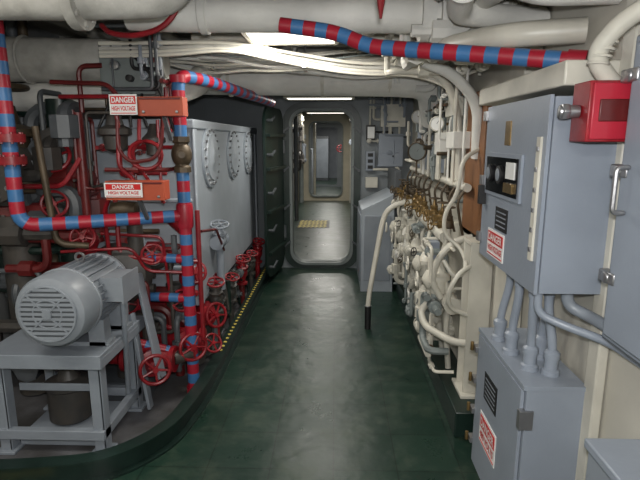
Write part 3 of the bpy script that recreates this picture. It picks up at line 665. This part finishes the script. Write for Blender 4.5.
for y in (2.95,3.35,3.8,4.3,4.8):
    c.lathe((X-.03,y,.72),(0,0,1),[(.02,-.09),(.05,-.08),(.055,0),(.07,.005),(.07,.03),(.045,.05),(.03,.08),(.01,.09)],CREAM,18)
    c.lathe((X-.03,y,.72),(-1,0,0),[(.045,.0),(.05,.05),(.06,.055),(.06,.07),(.03,.09),(.01,.10)],CREAM,16)
    c.wheel((X-.16,y,.72),(-1,0,0),.045,CREAM)
    c.lathe((X-.01,y+.16,.45),(-.5,0,-1),[(.045,-.06),(.05,0),(.06,.01),(.06,.03),(.05,.05),(.035,.09)],CREAM,16)
    c.cyl((X-.01,y+.16,.45),(X+.03,y+.16,.6),.025,CREAM)
    c.wheel((X-.07,y+.16,.42),(-1,-.3,.1),.04,GREENGR)
for y in (3.15,3.7,4.3): c.flange((X+.03,y,.60),(0,1,0),.075,CREAM,.015)
c.box((X-.07,3.05,.82),(X-.01,3.17,.93),LGRAY); c.box((X-.07,3.95,.82),(X-.01,4.05,.92),CREAM)
clutter(c,(.56,2.72,.18),(.80,5.0,1.0),42,[CREAM,CREAM,WHITE,CREAM,GREENGR],[.010,.014,.022],fit=.6,seglen=(.08,.35))
for k in range(9): c.wheel((.56+random.uniform(-.01,.03),2.85+k*.22,random.uniform(.3,.9)),(-1,-.5,.2),.03,random.choice((CREAM,DARK,COPPERD)),4)
c.build()
c=M('cream_flexible_conduit')
c.tube([(.80,2.86,1.5),(.70,2.80,1.45),(.68,2.80,1.25),(.62,2.82,1.15),(.62,2.82,1.02),(.72,2.8,.95),(.74,2.72,.85),(.66,2.66,.80),(.60,2.7,.9)],.012,CREAM,rad=.08)
c.tube([(.86,2.9,1.0),(.70,2.88,.98),(.60,2.88,.86),(.58,2.9,.72),(.64,2.9,.62)],.02,CREAM,rad=.08)
c.tube([(.84,2.7,.9),(.66,2.56,.88),(.60,2.56,.76),(.62,2.6,.66),(.72,2.6,.62)],.012,CREAM,rad=.08)
c.tube([(.58,3.0,.56),(.54,3.0,.50),(.55,2.9,.44),(.68,2.7,.42),(.82,2.58,.46)],.022,CREAM,rad=.06)
c.build()
c=M('gauge_board',.004); c.box((.86,3.3,1.15),(.885,5.2,1.85),CREAM)
c.box((.70,3.05,1.50),(.86,3.25,1.60),WHITE); c.box((.70,3.45,1.45),(.86,3.62,1.60),WHITE); c.box((.74,3.9,1.3),(.86,4.1,1.5),LGRAY); c.box((.74,3.25,1.7),(.86,3.5,1.82),CREAM)
c.box((.76,4.5,1.25),(.86,4.75,1.7),LGRAY)
c.build()
for (x,y,z,r_) in ((.66,4.1,1.46,.075),(.70,3.55,1.66,.05),(.74,4.6,1.75,.06)):
    g=M('pressure_gauge'); ax=(-.45,-1,0); g.lathe((x,y,z),ax,[(r_*.9,-.03),(r_,-.02),(r_,.02),(r_*.88,.022),(r_*.86,.012)],COPPERD if r_>.07 else CREAM,24)
    g.lathe((x,y,z),ax,[(r_*.86,.012),(r_*.86,.014)],GREENGR if r_>.07 else SIGNW,24); a=V(ax).normalized(); q=V((x,y,z))+a*.017; g.beam(q,q+V((.02,0,.03)),.005,.002,BLACK); g.tube([V((x,y,z))-a*.03,(x+.06,y+.05,z),(.86,y+.05,z)],.01,BRASS,rad=.03); g.build()
c=M('gauge_piping')
for k in range(10):
    y=2.95+k*.2; z1=random.uniform(1.5,2.0); x=random.uniform(.72,.84)
    c.tube([(x,y,1.28),(x,y,z1),(.86,y+.05,z1+.05)],random.choice((.008,.012,.018)),random.choice((CREAM,WHITE,CREAM)),rad=.04,segs=8)
for k in range(5):
    y=3.2+k*.35; c.cyl((.74,y,1.62),(.74,y,1.70),.022,GREENGR,10); c.cyl((.74,y,1.70),(.74,y,1.74),.012,BLACK,8)
clutter(c,(.68,3.15,1.1),(.86,5.0,1.95),26,[CREAM,WHITE,GREENGR,COPPERD],[.008,.012,.018],fit=.6,seglen=(.1,.4))
c.build()
# grey sloped console
c=M('sloped_control_console',.006)
x0,x1,y0,y1=.27,.60,5.02,5.78
vs=[(x0,y0,0),(x1,y0,0),(x1,y1,0),(x0,y1,0),(x0,y0,.86),(x1,y0,1.02),(x1,y1,1.02),(x0,y1,.86)]
c.add(vs,[(0,3,2,1),(4,5,6,7),(0,1,5,4),(1,2,6,5),(2,3,7,6),(3,0,4,7)],TANKG)
c.box((x0-.012,5.06,.10),(x0-.001,5.38,.80),GRAY); c.box((x0-.012,5.42,.10),(x0-.001,5.74,.80),GRAY); c.box((x0-.02,5.33,.45),(x0-.012,5.36,.55),STEEL)
c.box((x0+.03,y0-.01,.12),(x1-.03,y0-.001,.80),GRAY); c.box((.602,5.02,.9),(.66,5.78,1.25),GRAY2)
c.build()
c=M('leaning_drain_hose'); c.tube([(.62,4.05,1.06),(.52,4.05,1.05),(.42,4.05,.99),(.385,4.05,.88),(.29,4.0,.30),(.28,3.98,.2)],.021,CREAM,rad=.08)
c.cyl((.28,3.98,.0),(.28,3.98,.20),.026,BLACK); c.torus((.28,3.98,.2),(0,0,1),.026,.005,STEEL,16,6); c.build()
c=M('bulkhead_junction_boxes',.004)
c.box((.36,5.90,1.55),(.46,6.0,1.72),BLACK); c.box((.37,5.895,1.57),(.45,5.9,1.70),SIGNW)
c.box((.50,5.88,1.25),(.78,6.0,1.62),LGRAY); c.box((.36,5.92,1.20),(.46,6.0,1.42),LGRAY); c.box((.52,5.9,1.70),(.80,6.0,1.95),CREAM)
c.box((.36,5.93,1.0),(.5,6.0,1.12),CREAM)
for k in range(3): c.box((.38,5.915,1.22+k*.07),(.44,5.921,1.26+k*.07),BLACK)
for x in (.40,.56,.64,.74): c.cyl((x,5.94,1.6),(x,5.94,2.39),.012,CREAM,8)
clutter(c,(.34,5.86,1.0),(.85,5.96,2.1),14,[CREAM,GRAY,LGRAY,BLACK],[.010,.015],seglen=(.1,.3))
c.build()
c=M('bulkhead_label_plate'); c.box((-.30,5.97,2.04),(-.02,6.0,2.10),SIGNW); c.build()
# ---------------------------------------------------------------- world / camera / flash
w=bpy.data.worlds.new('World'); bpy.context.scene.world=w; w.use_nodes=True
w.node_tree.nodes['Background'].inputs[0].default_value=(.5,.5,.48,1); w.node_tree.nodes['Background'].inputs[1].default_value=.2
L=bpy.data.lights.new('camera_flash','AREA'); L.shape='RECTANGLE'; L.size=.06; L.size_y=.04; L.energy=23; L.color=(.97,.98,1)
o=bpy.data.objects.new('camera_flash',L); o.location=(.02,.04,1.63); o.rotation_euler=(math.radians(86),0,math.radians(5)); bpy.context.scene.collection.objects.link(o)
cam=bpy.data.cameras.new('camera'); cam.lens=500/640*36; cam.sensor_width=36; cam.clip_start=.02
co=bpy.data.objects.new('camera',cam); co.location=(0,0,1.55); co.rotation_euler=(math.radians(90-11.3),0,math.radians(1.72))
bpy.context.scene.collection.objects.link(co); bpy.context.scene.camera=co
